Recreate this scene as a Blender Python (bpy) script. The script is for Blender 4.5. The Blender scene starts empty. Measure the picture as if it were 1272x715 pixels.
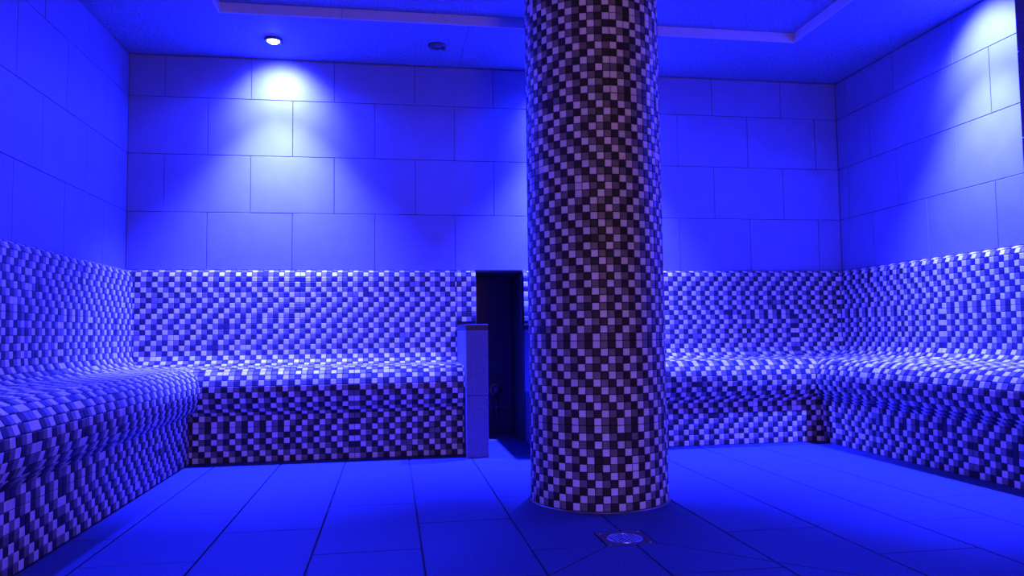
import bpy, bmesh, math, random
import numpy as np
from mathutils import Matrix, Vector

random.seed(7)
rng = np.random.RandomState(11)
scene = bpy.context.scene
col = scene.collection

# ------------------------------------------------------------------ camera
CAM = Vector((1.39283, -4.2536, 0.59637))
FW = Vector((0.15771277, 0.98557673, 0.06136122))
RT = Vector((0.98748214, -0.15725721, -0.01221443))
UP = Vector((0.00238876, -0.06251948, 0.99804088))
FPX = 936.45
cd = bpy.data.cameras.new('camera')
cd.sensor_fit = 'HORIZONTAL'
cd.sensor_width = 36.0
cd.lens = FPX / 1272.0 * 36.0
cd.clip_start = 0.02
cam = bpy.data.objects.new('camera', cd)
col.objects.link(cam)
m = Matrix((RT, UP, -FW)).transposed().to_4x4()
m.translation = CAM
cam.matrix_world = m
scene.camera = cam

# ------------------------------------------------------------------ light
world = bpy.data.worlds.new('world')
world.use_nodes = True
world.node_tree.nodes['Background'].inputs[0].default_value = (0, 0, 0, 1)
world.node_tree.nodes['Background'].inputs[1].default_value = 0.0
scene.world = world
vs = scene.view_settings
vs.view_transform = 'Standard'
vs.look = 'None'
vs.exposure = 0.0
vs.gamma = 1.0
vs.use_curve_mapping = False

BLUE = (0.0180, 0.0230, 1.0)      # colour of the steam-room downlights
LAMP_W = 5600.0                 # narrow beam of each downlight
WASH_W = 1150.0                  # tilted wall-washing part of each downlight
SPILL_W = 95.0                 # wide glow of each downlight
LAMP_ANGLE = 84.0
LAMP_TILT = {'downlight_beam': 4.0, 'downlight_wash': 50.0, 'downlight_spill': 0.0}
WARM = (1.0, 0.50, 0.34)        # colour of the added fill light behind the camera
FILL_W = 23.0

# ------------------------------------------------------------------ dimensions (metres)
W = 4.136          # room width
C = 2.138          # soffit height
TRAY = 2.190       # recessed ceiling height
YF = -4.6          # front wall (behind the camera)
Z1, Z2, Z3, ZB = 1.9046, 1.5901, 1.2756, 0.955
TW = 0.4475
D = 0.4386         # bench depth at its base
PITCH = 0.028      # bench mosaic
PIER_Y = -1.915
PIER_X = 3.62
GAP0, GAP1 = 1.860, 2.132       # service niche between the benches


# ------------------------------------------------------------------ materials
def mat(name, base, rough=0.5, spec=0.5, noise=0.0, scale=40.0, bump=0.0, bump_scale=200.0, metal=0.0, detail=4.0, coat=0.0):
    mt = bpy.data.materials.new(name)
    mt.use_nodes = True
    nt = mt.node_tree
    b = nt.nodes['Principled BSDF']
    b.inputs['Base Color'].default_value = (*base, 1)
    b.inputs['Roughness'].default_value = rough
    b.inputs['Specular IOR Level'].default_value = spec
    b.inputs['Metallic'].default_value = metal
    b.inputs['Coat Weight'].default_value = coat
    tc = nt.nodes.new('ShaderNodeTexCoord')
    if noise:
        n = nt.nodes.new('ShaderNodeTexNoise')
        n.inputs['Scale'].default_value = scale
        n.inputs['Detail'].default_value = detail
        nt.links.new(tc.outputs['Object'], n.inputs['Vector'])
        r = nt.nodes.new('ShaderNodeValToRGB')
        r.color_ramp.elements[0].position = 0.3
        r.color_ramp.elements[1].position = 0.7
        r.color_ramp.elements[0].color = (*[c * (1 - noise) for c in base], 1)
        r.color_ramp.elements[1].color = (*[min(1, c * (1 + noise)) for c in base], 1)
        nt.links.new(n.outputs['Fac'], r.inputs['Fac'])
        nt.links.new(r.outputs['Color'], b.inputs['Base Color'])
    if bump:
        n2 = nt.nodes.new('ShaderNodeTexNoise')
        n2.inputs['Scale'].default_value = bump_scale
        n2.inputs['Detail'].default_value = 3.0
        nt.links.new(tc.outputs['Object'], n2.inputs['Vector'])
        bp = nt.nodes.new('ShaderNodeBump')
        bp.inputs['Strength'].default_value = bump
        bp.inputs['Distance'].default_value = 0.004
        nt.links.new(n2.outputs['Fac'], bp.inputs['Height'])
        nt.links.new(bp.outputs['Normal'], b.inputs['Normal'])
    return mt


def emis(name, color, strength):
    mt = bpy.data.materials.new(name)
    mt.use_nodes = True
    b = mt.node_tree.nodes['Principled BSDF']
    b.inputs['Base Color'].default_value = (0.8, 0.8, 0.8, 1)
    b.inputs['Emission Color'].default_value = (*color, 1)
    b.inputs['Emission Strength'].default_value = strength
    return mt


M_WALL = mat('wall_tile_stone', (0.155, 0.168, 0.265), 0.5, 0.35, 0.06, 9.0, 0.05, 160.0)
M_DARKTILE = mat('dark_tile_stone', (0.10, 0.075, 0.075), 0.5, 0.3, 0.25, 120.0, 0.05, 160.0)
M_SPECK = mat('speckled_panel_stone', (0.13, 0.135, 0.22), 0.5, 0.3, 0.30, 220.0, 0.08, 260.0)
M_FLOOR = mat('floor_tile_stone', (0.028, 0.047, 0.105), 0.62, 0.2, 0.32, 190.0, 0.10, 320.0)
M_GROUT = mat('grout', (0.05, 0.045, 0.045), 0.9, 0.1, 0.2, 60.0)
M_WGROUT = mat('wall_grout', (0.16, 0.15, 0.15), 0.9, 0.1, 0.2, 60.0)
M_CEIL = mat('stucco_ceiling', (0.145, 0.18, 0.225), 0.7, 0.3, 0.42, 95.0, 0.9, 120.0)
M_TRIM = mat('smooth_plaster', (0.50, 0.48, 0.48), 0.6, 0.3, 0.04, 30.0)
M_CAP = mat('dark_stone_cap', (0.02, 0.017, 0.017), 0.45, 0.4, 0.2, 90.0)
M_STEEL = mat('brushed_steel', (0.42, 0.42, 0.44), 0.32, 0.5, 0.08, 300.0, metal=1.0)
M_DULL = mat('dull_steel', (0.16, 0.15, 0.16), 0.5, 0.5, 0.1, 300.0, metal=1.0)
M_BLACK = mat('drain_shaft_black', (0.01, 0.01, 0.01), 0.8)
M_BEAD = mat('silicone_bead', (0.10, 0.085, 0.085), 0.3)
M_BRASS = mat('aged_brass', (0.30, 0.22, 0.13), 0.45, metal=0.7)
M_LENS = emis('lit_lens', (0.03, 0.036, 1.0), 900.0)
M_LENSOFF = mat('unlit_lens', (0.10, 0.10, 0.11), 0.25)
M_RING = mat('lamp_ring', (0.05, 0.04, 0.04), 0.45)
M_HALL = mat('hall_plaster', (0.6, 0.55, 0.5), 0.8)
M_FILLGLASS = emis('fill_lamp_glass', WARM, 2.0)
TILES = [mat('mosaic_light', (0.80, 0.70, 0.65), 0.45, 0.35, 0.06, 25.0),
         mat('mosaic_light_cool', (0.70, 0.63, 0.60), 0.45, 0.35, 0.06, 25.0),
         mat('mosaic_mid', (0.185, 0.155, 0.145), 0.45, 0.35, 0.10, 25.0),
         mat('mosaic_mid_brown', (0.16, 0.135, 0.125), 0.45, 0.35, 0.10, 25.0),
         mat('mosaic_dark', (0.034, 0.031, 0.030), 0.5, 0.2, 0.10, 25.0),
         mat('mosaic_dark_brown', (0.032, 0.025, 0.022), 0.5, 0.2, 0.10, 25.0)]


# ------------------------------------------------------------------ helpers
def link(name, me, parent=None, mats=()):
    for k in mats:
        me.materials.append(k)
    o = bpy.data.objects.new(name, me)
    col.objects.link(o)
    if parent is not None:
        o.parent = parent
    return o


def finish(bm, name, material, parent=None, smooth=False):
    bmesh.ops.recalc_face_normals(bm, faces=bm.faces)
    me = bpy.data.meshes.new(name)
    bm.to_mesh(me)
    bm.free()
    if smooth:
        for p in me.polygons:
            p.use_smooth = True
    return link(name, me, parent, [material] if material else [])


def add_box(bm, a, b, bevel=0.0):
    r = bmesh.ops.create_cube(bm, size=1.0)
    vs_ = r['verts']
    for v in vs_:
        v.co = Vector([a[i] + (v.co[i] + 0.5) * (b[i] - a[i]) for i in range(3)])
    if bevel:
        es = list({e for v in vs_ for e in v.link_edges})
        bmesh.ops.bevel(bm, geom=es, offset=bevel, segments=1, affect='EDGES')


def box(name, a, b, material, parent=None, bevel=0.0):
    bm = bmesh.new()
    add_box(bm, a, b, bevel)
    return finish(bm, name, material, parent)


def thing(name, label, cat, loc=(0, 0, 0), group=None):
    o = bpy.data.objects.new(name, None)
    o.empty_display_size = 0.1
    col.objects.link(o)
    o.location = loc
    o['label'] = label
    o['category'] = cat
    if group:
        o['group'] = group
    return o


def tag(o, label, cat, group=None):
    o['label'] = label
    o['category'] = cat
    if group:
        o['group'] = group
    return o


def struct(o, label=None, cat=None):
    o['kind'] = 'structure'
    if label:
        o['label'] = label
    if cat:
        o['category'] = cat
    return o


def stuff(o):
    o['kind'] = 'stuff'
    return o


def lathe(name, prof, material, parent=None, loc=(0, 0, 0), seg=48, smooth=True, axis='Z', closed=False):
    bm = bmesh.new()
    rings = []
    for r, z in prof:
        ring = []
        for i in range(seg):
            a = 2 * math.pi * i / seg
            p = (r * math.cos(a), r * math.sin(a), z)
            if axis == 'Y':
                p = (p[0], p[2], p[1])
            ring.append(bm.verts.new((p[0] + loc[0], p[1] + loc[1], p[2] + loc[2])))
        rings.append(ring)
    n = len(rings)
    for k in range(n if closed else n - 1):
        for i in range(seg):
            j = (i + 1) % seg
            bm.faces.new((rings[k][i], rings[k][j], rings[(k + 1) % n][j], rings[(k + 1) % n][i]))
    if not closed:
        for ring in (rings[0], rings[-1]):
            if (ring[0].co - ring[seg // 2].co).length > 1e-5:
                bm.faces.new(ring)
    bmesh.ops.remove_doubles(bm, verts=bm.verts, dist=1e-6)
    return finish(bm, name, material, parent, smooth)


def offset_poly(poly, g):
    n = len(poly)
    area = sum(poly[i][0] * poly[(i + 1) % n][1] - poly[(i + 1) % n][0] * poly[i][1] for i in range(n))
    if area < 0:
        poly = poly[::-1]
    out = []
    for i in range(n):
        p0, p1, p2 = Vector(poly[i - 1]), Vector(poly[i]), Vector(poly[(i + 1) % n])
        d1, d2 = (p1 - p0).normalized(), (p2 - p1).normalized()
        n1, n2 = Vector((-d1.y, d1.x)), Vector((-d2.y, d2.x))
        k = 1 + n1.dot(n2)
        out.append(p1 + (n1 + n2) * (g / max(k, 0.25)))
    return out


def poly_tile(name, poly, g, z0, z1, material, parent, edge=0.002):
    lo = offset_poly(poly, g)
    hi = offset_poly(poly, g + edge)
    bm = bmesh.new()
    a = [bm.verts.new((p.x, p.y, z0)) for p in lo]
    b = [bm.verts.new((p.x, p.y, z1 - edge * 0.6)) for p in lo]
    c = [bm.verts.new((p.x, p.y, z1)) for p in hi]
    n = len(lo)
    for s, t in ((a, b), (b, c)):
        for i in range(n):
            bm.faces.new((s[i], s[(i + 1) % n], t[(i + 1) % n], t[i]))
    bm.faces.new(c)
    bm.faces.new(a[::-1])
    return finish(bm, name, material, parent)


# ------------------------------------------------------------------ walls with single tiles
def wall_tiles(parent, frame, rows, s_range, joint0, material, thick=0.008, gap=0.0028, skip=None):
    """frame(s, z, n) -> world point; rows = [(z0, z1, parity)]"""
    s0, s1 = s_range
    for z0, z1, off in rows:
        k = math.floor((s0 - joint0 - off) / TW)
        edges = []
        while True:
            e = joint0 + off + k * TW
            if e > s1 - 0.012:
                break
            if e > s0 + 0.012:
                edges.append(e)
            k += 1
        edges = [s0] + edges + [s1]
        for a, b in zip(edges, edges[1:]):
            bm = bmesh.new()
            jz = rng.uniform(-0.0006, 0.0006)
            add_box(bm, (a + gap / 2, z0 + gap / 2, -0.0005), (b - gap / 2, z1 - gap / 2, thick + jz), 0.0012)
            for v in bm.verts:
                v.co = Vector(frame(v.co.x, v.co.y, v.co.z - thick))
            finish(bm, 'wall_tile', material, parent)


ROWS = [(ZB + 0.007, Z3, 0), (Z3, Z2, 1), (Z2, Z1, 0), (Z1, C - 0.008, 1)]
T = 0.008

# back wall substrate with the service niche left open
wb = struct(box('wall_back', (-0.15, T, ZB), (W + 0.15, 0.15, 2.35), M_WGROUT))
box('wall_core', (-0.15, T, -0.1), (GAP0, 0.36, ZB), M_WGROUT, wb)
box('wall_core', (GAP1, T, -0.1), (W + 0.15, 0.36, ZB), M_WGROUT, wb)
box('wall_core', (GAP0, 0.36, -0.1), (GAP1, 0.42, ZB), M_WGROUT, wb)
box('wall_core', (GAP0, 0.15, ZB), (GAP1, 0.42, 1.1), M_WGROUT, wb)
wall_tiles(wb, lambda s, z, n: (s, -n, z), [(a, b, 0.2229 if p == 0 else 0.0) for (a, b, p) in
           [(ZB + 0.007, Z3, 0), (Z3, Z2, 1), (Z2, Z1, 0), (Z1, C - 0.008, 1)]], (0.0, W), 0.1841, M_WALL)
# dark tiles lining the niche
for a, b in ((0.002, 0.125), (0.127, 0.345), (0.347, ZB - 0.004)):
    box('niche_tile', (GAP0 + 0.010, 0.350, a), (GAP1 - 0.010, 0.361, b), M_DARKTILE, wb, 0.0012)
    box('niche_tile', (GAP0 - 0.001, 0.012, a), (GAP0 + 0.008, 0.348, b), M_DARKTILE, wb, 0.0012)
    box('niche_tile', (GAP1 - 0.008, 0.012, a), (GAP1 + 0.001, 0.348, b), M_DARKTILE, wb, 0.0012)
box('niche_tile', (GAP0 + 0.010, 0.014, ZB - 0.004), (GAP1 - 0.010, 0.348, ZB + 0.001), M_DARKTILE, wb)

wl = struct(box('wall_left', (-0.15, YF, -0.1), (-T, 0.15, 2.35), M_WGROUT))
wall_tiles(wl, lambda s, z, n: (n, -s, z), [(a, b, 0.2229 * p) for a, b, p in ROWS], (0.0, -YF), 0.767, M_WALL)
wr = struct(box('wall_right', (W + T, YF, -0.1), (W + 0.15, 0.15, 2.35), M_WGROUT))
wall_tiles(wr, lambda s, z, n: (W - n, -s, z), [(a, b, 0.2229 * (1 - p)) for a, b, p in ROWS], (0.0, -PIER_Y), 0.545, M_WALL)

# pier that ends the right-hand bench
wp = struct(box('wall_pier', (PIER_X + T, PIER_Y - 0.62, 0.0), (W + T, PIER_Y - T, C + 0.02), M_GROUT))
for k, (a, b) in enumerate(((0.004, 0.33), (0.33, 0.645), (0.645, 0.96), (0.96, Z3), (Z3, Z2), (Z2, Z1), (Z1, C - 0.008))):
    jy = PIER_Y - (0.41 if k % 2 else 0.26)
    for y0, y1 in ((PIER_Y - 0.62, jy), (jy, PIER_Y)):
        box('wall_tile', (PIER_X, y0 + 0.0014, a + 0.0014), (PIER_X + T + 0.001, y1 - 0.0014, b - 0.0014), M_DARKTILE, wp, 0.0012)
    for x0, x1 in ((PIER_X + 0.002, W),):
        box('wall_tile', (x0, PIER_Y - 0.628, a + 0.0014), (x1, PIER_Y - 0.619, b - 0.0014), M_DARKTILE, wp, 0.0012)

# front wall behind the camera, its doorway placed to let added light in
DX0, DX1, DZ = 0.95, 2.75, 2.02
wf = struct(box('wall_front', (-0.15, YF - 0.15, -0.1), (DX0, YF, 2.35), M_WALL))
box('wall_core', (DX1, YF - 0.15, -0.1), (W + 0.15, YF, 2.35), M_WALL, wf)
box('wall_core', (DX0, YF - 0.15, DZ), (DX1, YF, 2.35), M_WALL, wf)
wh = struct(box('wall_hall', (-0.3, YF - 1.4, -0.1), (W + 0.3, YF - 1.3, 2.6), M_HALL))
box('wall_core', (-0.3, YF - 1.3, -0.1), (-0.2, YF - 0.15, 2.6), M_HALL, wh)
box('wall_core', (W + 0.2, YF - 1.3, -0.1), (W + 0.3, YF - 0.15, 2.6), M_HALL, wh)
struct(box('ceiling_hall', (-0.3, YF - 1.4, 2.5), (W + 0.3, YF - 0.0, 2.6), M_HALL))
struct(box('floor_hall', (-0.3, YF - 1.4, -0.1), (W + 0.3, YF - 0.15, -0.002), M_FLOOR))

# ------------------------------------------------------------------ floor
bm = bmesh.new()
HX0, HX1, HY0, HY1 = 2.0635 - 0.06, 2.0635 + 0.06, -2.09 - 0.06, -2.09 + 0.06     # opening under the drain
for a, b in (((-0.15, YF - 0.15), (HX0, 0.42)), ((HX1, YF - 0.15), (W + 0.15, 0.42)), ((HX0, YF - 0.15), (HX1, HY0)), ((HX0, HY1), (HX1, 0.42))):
    add_box(bm, (a[0], a[1], -0.10), (b[0], b[1], -0.006))
fl = struct(finish(bm, 'floor', M_GROUT))
FX0, FW_, FL_ = 0.875, 0.300, 0.585
cut = {
    3: [[(1.775, -1.47), (2.075, -1.47), (2.075, -2.02), (1.990, -2.02), (1.990, -2.16), (1.775, -2.16)],
        [(1.775, -2.16), (1.990, -2.16), (1.775, -2.385)],
        [(1.990, -2.16), (2.075, -2.16), (2.075, -2.70), (1.775, -2.70), (1.775, -2.385)]],
    4: [[(2.075, -1.86), (2.375, -1.86), (2.375, -2.39), (2.137, -2.16), (2.137, -2.02), (2.075, -2.02)],
        [(2.075, -2.16), (2.137, -2.16), (2.375, -2.39), (2.375, -2.436), (2.075, -2.436)]],
    5: [[(2.375, -2.09), (2.675, -2.09), (2.675, -2.68), (2.375, -2.39)],
        [(2.375, -2.39), (2.675, -2.68), (2.375, -2.68)]],
}
FLOOR_X1 = W - D - 0.001
for i in range(-2, 11):
    xa, xb = FX0 + i * FW_, FX0 + (i + 1) * FW_
    xa, xb = max(xa, D + 0.001), min(xb, W - 0.001)
    if xb - xa < 0.03:
        continue
    base = -1.50 if i % 2 else -1.21
    special = {3: (-1.47, -2.70), 4: (-1.86, -2.436), 5: (-2.09, -2.68)}.get(i)
    ys = []
    k = -4
    while True:
        y = base - k * FL_
        k += 1
        if y < YF + 0.03:
            break
        if y > -D - 0.02:
            continue
        ys.append(y)
    top = -D - 0.001
    if GAP0 - 0.05 < xa < GAP1 and xb < GAP1 + 0.3:
        top = -D - 0.001
    if special:
        ya, yb = special
        ys = [y for y in ys if y > ya + 0.2] + [ya, yb] + [y for y in ys if y < yb - 0.2]
    ys = [top] + ys + [YF + 0.001]
    for a, b in zip(ys, ys[1:]):
        if special and abs(a - special[0]) < 1e-6:
            for poly in cut[i]:
                poly_tile('floor_tile', poly, 0.0022, -0.0065, 0.0, M_FLOOR, fl)
            continue
        if xa > W - D and a > PIER_Y:
            continue
        poly = [(xa + 0.0007, b), (xb - 0.0007, b), (xb - 0.0007, a), (xa + 0.0007, a)]
        poly_tile('floor_tile', poly, 0.0019, -0.0065, 0.0, M_FLOOR, fl)
poly_tile('floor_tile', [(GAP0, -D), (GAP1, -D), (GAP1, 0.011), (GAP0, 0.011)], 0.002, -0.0065, 0.0, M_FLOOR, fl)
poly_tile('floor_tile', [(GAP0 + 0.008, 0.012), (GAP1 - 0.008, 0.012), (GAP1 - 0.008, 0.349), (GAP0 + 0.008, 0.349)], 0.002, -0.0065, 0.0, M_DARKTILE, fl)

# ------------------------------------------------------------------ ceiling: flat border and recessed tray
TX0, TX1, TY0, TY1 = 0.583, 3.533, -0.580, -4.02
ce = struct(box('ceiling', (-0.15, YF - 0.15, TRAY), (W + 0.15, 0.15, 2.40), M_CEIL))
SB = TRAY - 0.0005
for a, b in (((-T, TY0), (1.7765, T)), ((1.7785, TY0), (W + T, T)),            # border boards over the back wall
             ((-T, -2.60), (TX0, TY0 - 0.0012)), ((-T, YF), (TX0, -2.602)),
             ((TX1, -2.30), (W + T, TY0 - 0.0012)), ((TX1, YF), (W + T, -2.302)),
             ((TX0 + 0.001, YF), (TX1 - 0.001, TY1))):
    box('border_board', (a[0], a[1], C), (b[0], b[1], SB), M_CEIL, ce)
for a, b in (((TX0, TY0 - 0.008), (1.1545, TY0 - 0.0005)), ((1.1570, TY0 - 0.008), (TX1, TY0 - 0.0005)),
             ((TX0 + 0.0005, TY1), (TX0 + 0.008, TY0 - 0.009)), ((TX1 - 0.008, TY1), (TX1 - 0.0005, TY0 - 0.009)),
             ((TX0 + 0.01, TY1), (TX1 - 0.01, TY1 + 0.008))):
    box('edge_strip', (a[0], a[1], C + 0.001), (b[0], b[1], SB), M_TRIM, ce)

# ------------------------------------------------------------------ mosaic machinery
SHRINK, RAISE, EDGE = 0.0011, 0.0030, 0.0018


def shared_tile_meshes(size):
    out = []
    for mt in TILES:
        h = size / 2 - SHRINK
        h2 = h - EDGE
        me = bpy.data.meshes.new('mosaic_tile')
        vs_ = [(-h, -h, 0), (h, -h, 0), (h, h, 0), (-h, h, 0), (-h, -h, RAISE * 0.55), (h, -h, RAISE * 0.55), (h, h, RAISE * 0.55), (-h, h, RAISE * 0.55),
               (-h2, -h2, RAISE), (h2, -h2, RAISE), (h2, h2, RAISE), (-h2, h2, RAISE)]
        fs = []
        for o in (0, 4):
            for i in range(4):
                j = (i + 1) % 4
                fs.append((o + i, o + j, o + 4 + j, o + 4 + i))
        fs.append((8, 9, 10, 11))
        me.from_pydata(vs_, [], fs)
        me.materials.append(mt)
        out.append(me)
    return out


def joined_tiles(name, quads, tones, parent):
    """quads: (n,4,3) corners on the grout surface, counter-clockwise seen from outside"""
    q = np.asarray(quads, float)
    n = len(q)
    c = q.mean(1, keepdims=True)
    nor = np.cross(q[:, 2] - q[:, 0], q[:, 3] - q[:, 1])
    nor /= np.linalg.norm(nor, axis=1, keepdims=True)
    dv = q - c
    ln = np.linalg.norm(dv, axis=2, keepdims=True)
    lo = c + dv * np.maximum(0.2, 1 - SHRINK * 1.414 / ln)
    hi = c + dv * np.maximum(0.1, 1 - (SHRINK + EDGE) * 1.414 / ln)
    mid = lo + nor[:, None] * RAISE * 0.55
    hi = hi + nor[:, None] * RAISE
    V = np.concatenate([lo, mid, hi], 1).reshape(-1, 3)
    pat = []
    for o in (0, 4):
        for i in range(4):
            j = (i + 1) % 4
            pat.append((o + i, o + j, o + 4 + j, o + 4 + i))
    pat.append((8, 9, 10, 11))
    F = (np.asarray(pat)[None] + (np.arange(n) * 12)[:, None, None]).reshape(-1, 4)
    me = bpy.data.meshes.new(name)
    me.from_pydata(V.tolist(), [], F.tolist())
    for mt in TILES:
        me.materials.append(mt)
    me.polygons.foreach_set('material_index', np.repeat(np.asarray(tones, np.int32), 9))
    me.update()
    return stuff(link(name, me, parent))


class Tone:
    """light / mid / dark mosaic in sheets of eleven, each row stepped by one tile"""

    def __init__(self, seed, wrap=None):
        r = np.random.RandomState(seed)
        self.rows = np.zeros(300, int)
        s = 0
        for j in range(300):
            s += 0 if (j % 11 == 0 and r.rand() < 0.6) else (1 if r.rand() < 0.5 else -1)
            self.rows[j] = s
        self.sheet = r.randint(0, 3, (60, 60))
        self.keep = r.rand(60, 60) < 0.7
        self.r = r

    def __call__(self, i, j):
        si, sj = i // 11, j // 11
        off = 0 if self.keep[si, sj] else self.sheet[si, sj]
        k = (i + self.rows[j] + off) % 3
        if self.r.rand() < 0.015:
            k = self.r.randint(3)
        return 2 * k + int(self.r.rand() < 0.4)


def view_score(p, n):
    """how large a tile at p with normal n shows from the camera (0 when out of frame)"""
    d = Vector(p) - CAM
    z = d.dot(FW)
    if z < 0.1:
        return 0.0
    x, y = d.dot(RT) / z * FPX, d.dot(UP) / z * FPX
    if abs(x) > 640 or abs(y) > 362:
        return 0.0
    return max(0.0, -Vector(n).dot(d.normalized())) / d.length_squared


# ------------------------------------------------------------------ benches
def bench_profile():
    P = []

    def arc(cu, cz, a, b, t0, t1, n):
        for k in range(n + 1):
            t = math.radians(t0 + (t1 - t0) * k / n)
            P.append((cu + a * math.cos(t), cz + b * math.sin(t)))
    P.append((0.0, 0.957))
    arc(0.016, 0.919, 0.034, 0.038, 90, 0, 10)
    P.append((0.056, 0.522))
    arc(0.136, 0.522, 0.080, 0.077, 180, 268, 14)
    P.append((0.26, 0.441))
    arc(0.395, 0.345, 0.105, 0.102, 92, 0, 16)
    arc(0.436, 0.345, 0.064, 0.108, 0, -84, 12)
    P.append((D, 0.236))
    P.append((D, 0.0))
    return P


def resample(P, step):
    P = np.asarray(P)
    seg = np.hypot(*np.diff(P, axis=0).T)
    s = np.concatenate([[0], np.cumsum(seg)])
    t = np.arange(s[-1], -1e-6, -step)[::-1]            # whole rows up from the floor
    t = np.concatenate([[0.0], t]) if t[0] > 0.004 else t
    return np.stack([np.interp(t, s, P[:, 0]), np.interp(t, s, P[:, 1])], 1)


PROF = resample(bench_profile(), PITCH)


def bench(label, loc, runs):
    """one continuous corner bench; each run = (frame(s, u, z), length, mitre0, mitre1, seed, flip),
    s along the run, u away from its wall"""
    th = thing('corner_bench', label, 'bench', loc)
    L = Vector(loc)
    cand = []
    for frame, length, mitre0, mitre1, seed, flip in runs:
        def lim(u):
            return (u if mitre0 else 0.0), (length - u if mitre1 else length)
        bm = bmesh.new()                                   # grout body of this run
        pts = [tuple(p) for p in PROF] + [(0.0, 0.0)]
        ends = [[], []]
        for u, z in pts:
            for e, s in enumerate(lim(u)):
                ends[e].append(bm.verts.new(Vector(frame(s, u, z)) - L))
        n = len(pts)
        for i in range(n):
            j = (i + 1) % n
            bm.faces.new((ends[0][i], ends[0][j], ends[1][j], ends[1][i]))
        bm.faces.new(ends[0])
        bm.faces.new(ends[1][::-1])
        finish(bm, 'bench_body', M_GROUT, th)
        tone = Tone(seed)
        off = -rng.rand() * PITCH * (1 if mitre0 else 0)
        ncol = int(math.ceil((length - off) / PITCH)) + 1
        for j in range(len(PROF) - 1):
            (u0, z0), (u1, z1) = PROF[j], PROF[j + 1]
            a0, b0 = lim(u0)
            a1, b1 = lim(u1)
            for i in range(ncol):
                s0, s1 = off + i * PITCH, off + (i + 1) * PITCH
                c = [min(max(s0, a0), b0), min(max(s1, a0), b0), min(max(s0, a1), b1), min(max(s1, a1), b1)]
                if max(c[1] - c[0], c[3] - c[2]) < 0.006:
                    continue
                whole = abs(c[0] - s0) + abs(c[1] - s1) + abs(c[2] - s0) + abs(c[3] - s1) < 1e-6 and j > 0
                q = [Vector(frame(c[2], u1, z1)) - L, Vector(frame(c[3], u1, z1)) - L,
                     Vector(frame(c[1], u0, z0)) - L, Vector(frame(c[0], u0, z0)) - L]
                if flip:
                    q = [q[1], q[0], q[3], q[2]]
                al = q[1] - q[0] if (q[1] - q[0]).length > 1e-6 else q[2] - q[3]
                al = al.normalized()
                upv = ((q[2] + q[3]) - (q[0] + q[1])).normalized()
                nv = al.cross(upv).normalized()
                cen = (q[0] + q[1] + q[2] + q[3]) / 4
                sc = view_score(cen + L, nv) if whole else 0.0
                cand.append(([tuple(v) for v in q], tone(i, j), cen, al, upv, nv, sc))
    put_tiles(th, PITCH, cand)
    return th


def put_tiles(th, size, cand):
    """the 300 tiles that show largest become single parts, the rest one joined surface"""
    order = sorted(range(len(cand)), key=lambda k: -cand[k][6])
    single = {k for k in order[:300] if cand[k][6] > 0}
    meshes = shared_tile_meshes(size)
    for k in sorted(single):
        q, tn, c, a, u, n, _ = cand[k]
        o = bpy.data.objects.new('mosaic_tile', meshes[tn])
        col.objects.link(o)
        o.parent = th
        mw = Matrix((a, u, n)).transposed().to_4x4()
        mw.translation = c
        o.matrix_local = mw
    rest = [k for k in range(len(cand)) if k not in single]
    joined_tiles('mosaic_surface', [cand[k][0] for k in rest], [cand[k][1] for k in rest], th)


LEFT_LEN = 3.55
PX0, PX1 = 1.752, GAP0
QX0, QX1 = GAP1, 2.236
bench('long mosaic corner bench that ends at the low partition in full view beside the niche', (0.3, -0.3, 0),
      [(lambda s, u, z: (u, -s, z), LEFT_LEN, True, False, 3, True),
       (lambda s, u, z: (s, -u, z), PX0 - 0.001, True, False, 5, False)])
bench('mosaic corner bench running from behind the round column to the dark pier', (W - 0.3, -0.3, 0),
      [(lambda s, u, z: (QX1 + 0.001 + s, -u, z), W - QX1 - 0.001, False, True, 8, False),
       (lambda s, u, z: (W - u, -s, z), -PIER_Y - 0.001, True, False, 13, False)])


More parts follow.
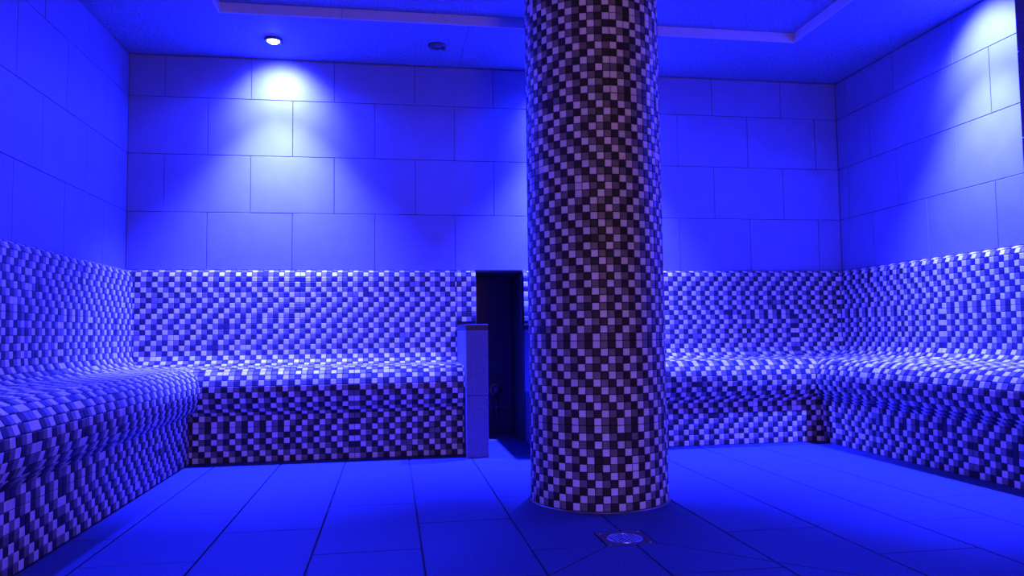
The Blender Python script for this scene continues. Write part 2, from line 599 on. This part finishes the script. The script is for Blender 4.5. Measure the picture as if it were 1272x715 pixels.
# low partitions that close the benches at the niche (the backrest runs on over them)
def partition(x0, x1, label, seed):
    yf = -0.565
    xm = (x0 + x1) / 2
    th = thing('bench_partition', label, 'partition', (xm, -0.30, 0))
    L = Vector(th.location)

    def pb(name, a, b, mt, bev=0.0012):
        return box(name, Vector(a) - L, Vector(b) - L, mt, th, bev)
    zt = 0.622
    pb('core', (x0 + 0.006, yf + 0.006, 0), (x1 - 0.006, -0.002, zt), M_GROUT, 0)
    zj = 0.300
    for a, b in ((0.001, zj - 0.001), (zj + 0.001, zt - 0.001)):
        pb('front_tile', (x0 + 0.0005, yf, a), (x1 - 0.0005, yf + 0.0065, b), M_SPECK)
        pb('side_tile', (x0, yf + 0.0075, a), (x0 + 0.0065, -0.062, b), M_SPECK)
        pb('side_tile', (x1 - 0.0065, yf + 0.0075, a), (x1, -0.062, b), M_SPECK)
    pb('cap', (x0 - 0.001, yf - 0.003, zt), (x1 + 0.001, -0.060, zt + 0.026), M_CAP, 0.002)
    # end of the backrest standing on the partition
    pb('backrest_end', (x0 + 0.0005, -0.046, zt + 0.0), (x1 - 0.001, -0.001, 0.918), M_GROUT, 0)
    tone = Tone(seed)
    quads, tones = [], []
    nx = int(round((x1 - x0) / PITCH))
    px = (x1 - x0) / nx
    for j in range(len(PROF) - 1):
        (u0, z0), (u1, z1) = PROF[j], PROF[j + 1]
        if z1 < zt + 0.026:
            break
        for i in range(nx):
            a, b = x0 + i * px - L.x, x0 + (i + 1) * px - L.x
            quads.append([(a, -u1 - L.y, z1), (b, -u1 - L.y, z1), (b, -u0 - L.y, z0), (a, -u0 - L.y, z0)])
            tones.append(tone(i, j))
    bm = bmesh.new()
    pr = [(u, z) for u, z in PROF if z > zt + 0.02]
    pr = pr + [(pr[-1][0], zt + 0.026), (0.001, zt + 0.026)]
    ea = [bm.verts.new((x0 + 0.0005 - L.x, -u - L.y, z)) for u, z in pr]
    eb = [bm.verts.new((x1 - 0.0005 - L.x, -u - L.y, z)) for u, z in pr]
    for i in range(len(pr)):
        j = (i + 1) % len(pr)
        bm.faces.new((ea[i], ea[j], eb[j], eb[i]))
    bm.faces.new(ea)
    bm.faces.new(eb[::-1])
    finish(bm, 'backrest_body', M_GROUT, th)
    joined_tiles('mosaic_surface', quads, tones, th)
    return th


partition(PX0, PX1, 'low grey stone partition with dark cap beside the open niche', 21)
partition(QX0 - 0.001, QX1, 'low stone partition half hidden behind the round mosaic column', 23)

# ------------------------------------------------------------------ column
CR, NC = 0.2455, 60
fwd = Vector((2.071, -1.793)) - Vector((CAM.x, CAM.y))
fwd.normalize()
CXY = Vector((2.071, -1.793)) + fwd * (CR + 0.003)
cpitch = 2 * CR * math.sin(math.pi / NC)
ct = thing('mosaic_column', 'tall round column clad in brown and pale mosaic, standing free on the floor', 'column', (CXY.x, CXY.y, 0))
CH = TRAY - 0.001
lathe('column_core', [(CR * math.cos(math.pi / NC) - 0.0002, 0.0), (CR * math.cos(math.pi / NC) - 0.0002, CH)], M_GROUT, ct, seg=120, smooth=True)
ctone = Tone(31)
ccand = []
nrow = int(CH / cpitch)
a_cam = math.atan2(-fwd.y, -fwd.x)
for j in range(nrow):
    z0, z1 = 0.006 + j * cpitch, 0.006 + (j + 1) * cpitch
    for i in range(NC):
        a0, a1 = a_cam + 2 * math.pi * (i - 30.5) / NC, a_cam + 2 * math.pi * (i - 29.5) / NC
        p0 = Vector((CR * math.cos(a0), CR * math.sin(a0), z0))
        p1 = Vector((CR * math.cos(a1), CR * math.sin(a1), z0))
        q = [p0, p1, Vector((p1.x, p1.y, z1)), Vector((p0.x, p0.y, z1))]
        am = (a0 + a1) / 2
        n = Vector((math.cos(am), math.sin(am), 0))
        al = (p1 - p0).normalized()
        cen = (q[0] + q[2]) / 2
        ccand.append(([tuple(v) for v in q], ctone(i, j), cen, al, Vector((0, 0, 1)), n, view_score(cen + Vector((CXY.x, CXY.y, 0)), n)))
put_tiles(ct, cpitch, ccand)
lathe('base_seal', [(CR - 0.002, 0.0005), (CR + 0.009, 0.0005), (CR + 0.007, 0.003), (CR + 0.0032, 0.0055), (CR - 0.002, 0.006)], M_BEAD, ct, seg=96)

# ------------------------------------------------------------------ floor drain
DC = Vector((2.0635, -2.09, 0.0))
dr = thing('floor_drain', 'square steel floor drain with round slotted grate in front of the column', 'drain', DC)
hw = 0.0705
bm = bmesh.new()                         # square frame plate with a round hole
seg = 48
outer, inner, low = [], [], []
for i in range(seg):
    a = 2 * math.pi * i / seg
    k = 1 / max(abs(math.cos(a)), abs(math.sin(a)))
    outer.append(bm.verts.new((hw * k * math.cos(a), hw * k * math.sin(a), -0.0010)))
    inner.append(bm.verts.new((0.053 * math.cos(a), 0.053 * math.sin(a), -0.0012)))
    low.append(bm.verts.new((0.053 * math.cos(a), 0.053 * math.sin(a), -0.0058)))
for i in range(seg):
    j = (i + 1) % seg
    bm.faces.new((outer[i], outer[j], inner[j], inner[i]))
    bm.faces.new((inner[i], inner[j], low[j], low[i]))
finish(bm, 'frame_plate', M_DULL, dr)
lathe('shaft', [(0.0, -0.055), (0.0525, -0.055), (0.0525, -0.0056)], M_BLACK, dr, seg=32)
lathe('grate_ring', [(0.047, -0.005), (0.0525, -0.005), (0.0525, -0.0005), (0.051, 0.0008), (0.048, 0.0008), (0.047, -0.0005)], M_STEEL, dr, closed=True)
for k in range(-4, 5):
    off = k * 0.0104
    hl = math.sqrt(0.0475 ** 2 - off ** 2)
    o = box('grate_bar', (-0.0022, -hl, -0.0022), (0.0022, hl, -0.0002), M_STEEL, dr, 0.0005)
    o.rotation_euler.z = math.radians(10)
    o.location = (off * math.cos(math.radians(10)), off * math.sin(math.radians(10)), 0)
for sx in (-1, 1):
    for sy in (-1, 1):
        lathe('screw', [(0.0, 0.0006), (0.003, 0.0006), (0.0035, -0.001)], M_STEEL, dr, (sx * 0.058, sy * 0.058, 0), seg=12)

# ------------------------------------------------------------------ valve in the niche
vz, vx, vy = 0.262, 2.020, 0.348
va = thing('wall_valve', 'round metal valve with flange and hose stem inside the dark niche', 'valve', (vx, vy, vz))
lathe('flange', [(0.0, 0.0), (0.044, 0.0), (0.044, -0.006), (0.040, -0.010), (0.0, -0.010)], M_BRASS, va, axis='Y')
lathe('knob', [(0.0, -0.010), (0.024, -0.010), (0.026, -0.016), (0.026, -0.034), (0.022, -0.040), (0.0, -0.040)], M_DULL, va, axis='Y')
lathe('stem', [(0.0, -0.150), (0.012, -0.150), (0.014, -0.142), (0.010, -0.130), (0.010, -0.030), (0.0, -0.030)], M_DULL, va, (0, -0.020, 0))
box('bracket', (-0.016, -0.032, -0.112), (0.016, -0.0005, -0.092), M_DULL, va, 0.002)


# ------------------------------------------------------------------ downlights
def downlight(x, y, lit, label, aim=(0, 1), power=1.0, tilt=LAMP_TILT):
    t = thing('downlight', label, 'ceiling light', (x, y, C))
    lathe('trim_ring', [(0.030, -0.0002), (0.047, -0.0002), (0.047, -0.004), (0.044, -0.010), (0.034, -0.012), (0.030, -0.008)], M_RING, t, closed=True)
    prof = [(0.0, -0.021), (0.012, -0.0205), (0.022, -0.018), (0.0295, -0.012), (0.0300, -0.0004)] if lit else \
           [(0.0, -0.008), (0.016, -0.0078), (0.0295, -0.006), (0.0300, -0.0004)]
    lathe('lens', prof, M_LENS if lit else M_LENSOFF, t)
    for a in (0.6, 3.74):
        bm = bmesh.new()
        add_box(bm, (0.036, -0.005, -0.016), (0.050, 0.005, -0.003), 0.001)
        o = finish(bm, 'clip', M_RING, t)
        o.rotation_euler.z = a
    if lit:
        for nm, en, ang, bl in (('downlight_beam', LAMP_W, LAMP_ANGLE, 1.0), ('downlight_wash', WASH_W, 96.0, 1.0), ('downlight_spill', SPILL_W, 160.0, 0.45)):
            ld = bpy.data.lights.new(nm, 'SPOT')
            ld.energy = en * power
            ld.color = BLUE
            ld.spot_size = math.radians(ang)
            ld.spot_blend = bl
            ld.shadow_soft_size = 0.025
            lo = bpy.data.objects.new(nm, ld)
            col.objects.link(lo)
            lo.parent = t
            lo.location = (0, 0, -0.048)
            tl = math.radians(tilt[nm])
            d = Vector((aim[0] * math.sin(tl), aim[1] * math.sin(tl), -math.cos(tl)))
            lo.rotation_euler = d.to_track_quat('-Z', 'Y').to_euler()
    return t


downlight(0.790, -0.285, True, 'lit round downlight over the bench with the low partition')
downlight(1.635, -0.312, False, 'dark unlit round downlight in the ceiling border above the niche')
downlight(2.475, -0.300, True, 'lit round downlight in the ceiling border behind the column')
downlight(3.850, -1.235, True, 'lit round downlight over the bench that ends at the dark pier', (1, 0))
downlight(0.290, -2.050, True, 'lit round downlight over the long side bench', (-1, 0), 0.10)
downlight(2.000, -4.300, True, 'added fill downlight out of view over the doorway', (0, 1), 0.08, {'downlight_beam': 24.0, 'downlight_wash': 0.0, 'downlight_spill': 0.0})  # unseen extra lamp, added to brighten the near floor

# ------------------------------------------------------------------ unseen warm fill lamp, added to light the column front
hl_ = thing('fill_lamp', 'added warm fill lamp out of view behind the camera', 'lamp', (1.85, YF - 1.3, 1.45))
box('back_plate', (-0.10, 0.0, -0.30), (0.10, 0.02, 0.30), M_STEEL, hl_, 0.004)
lathe('glass_shade', [(0.0, -0.27), (0.05, -0.265), (0.075, -0.24), (0.075, 0.24), (0.05, 0.265), (0.0, 0.27)], M_FILLGLASS, hl_, (0, 0.10, 0), seg=24)
al = bpy.data.lights.new('fill_light', 'AREA')  # added area light that carries most of the warm fill
al.shape = 'RECTANGLE'
al.size, al.size_y = 0.5, 0.9
al.energy = FILL_W
al.color = WARM
ao = bpy.data.objects.new('fill_light', al)
col.objects.link(ao)
ao.location = (1.85, YF - 1.08, 1.30)
ao.rotation_euler = (math.radians(90), 0, 0)
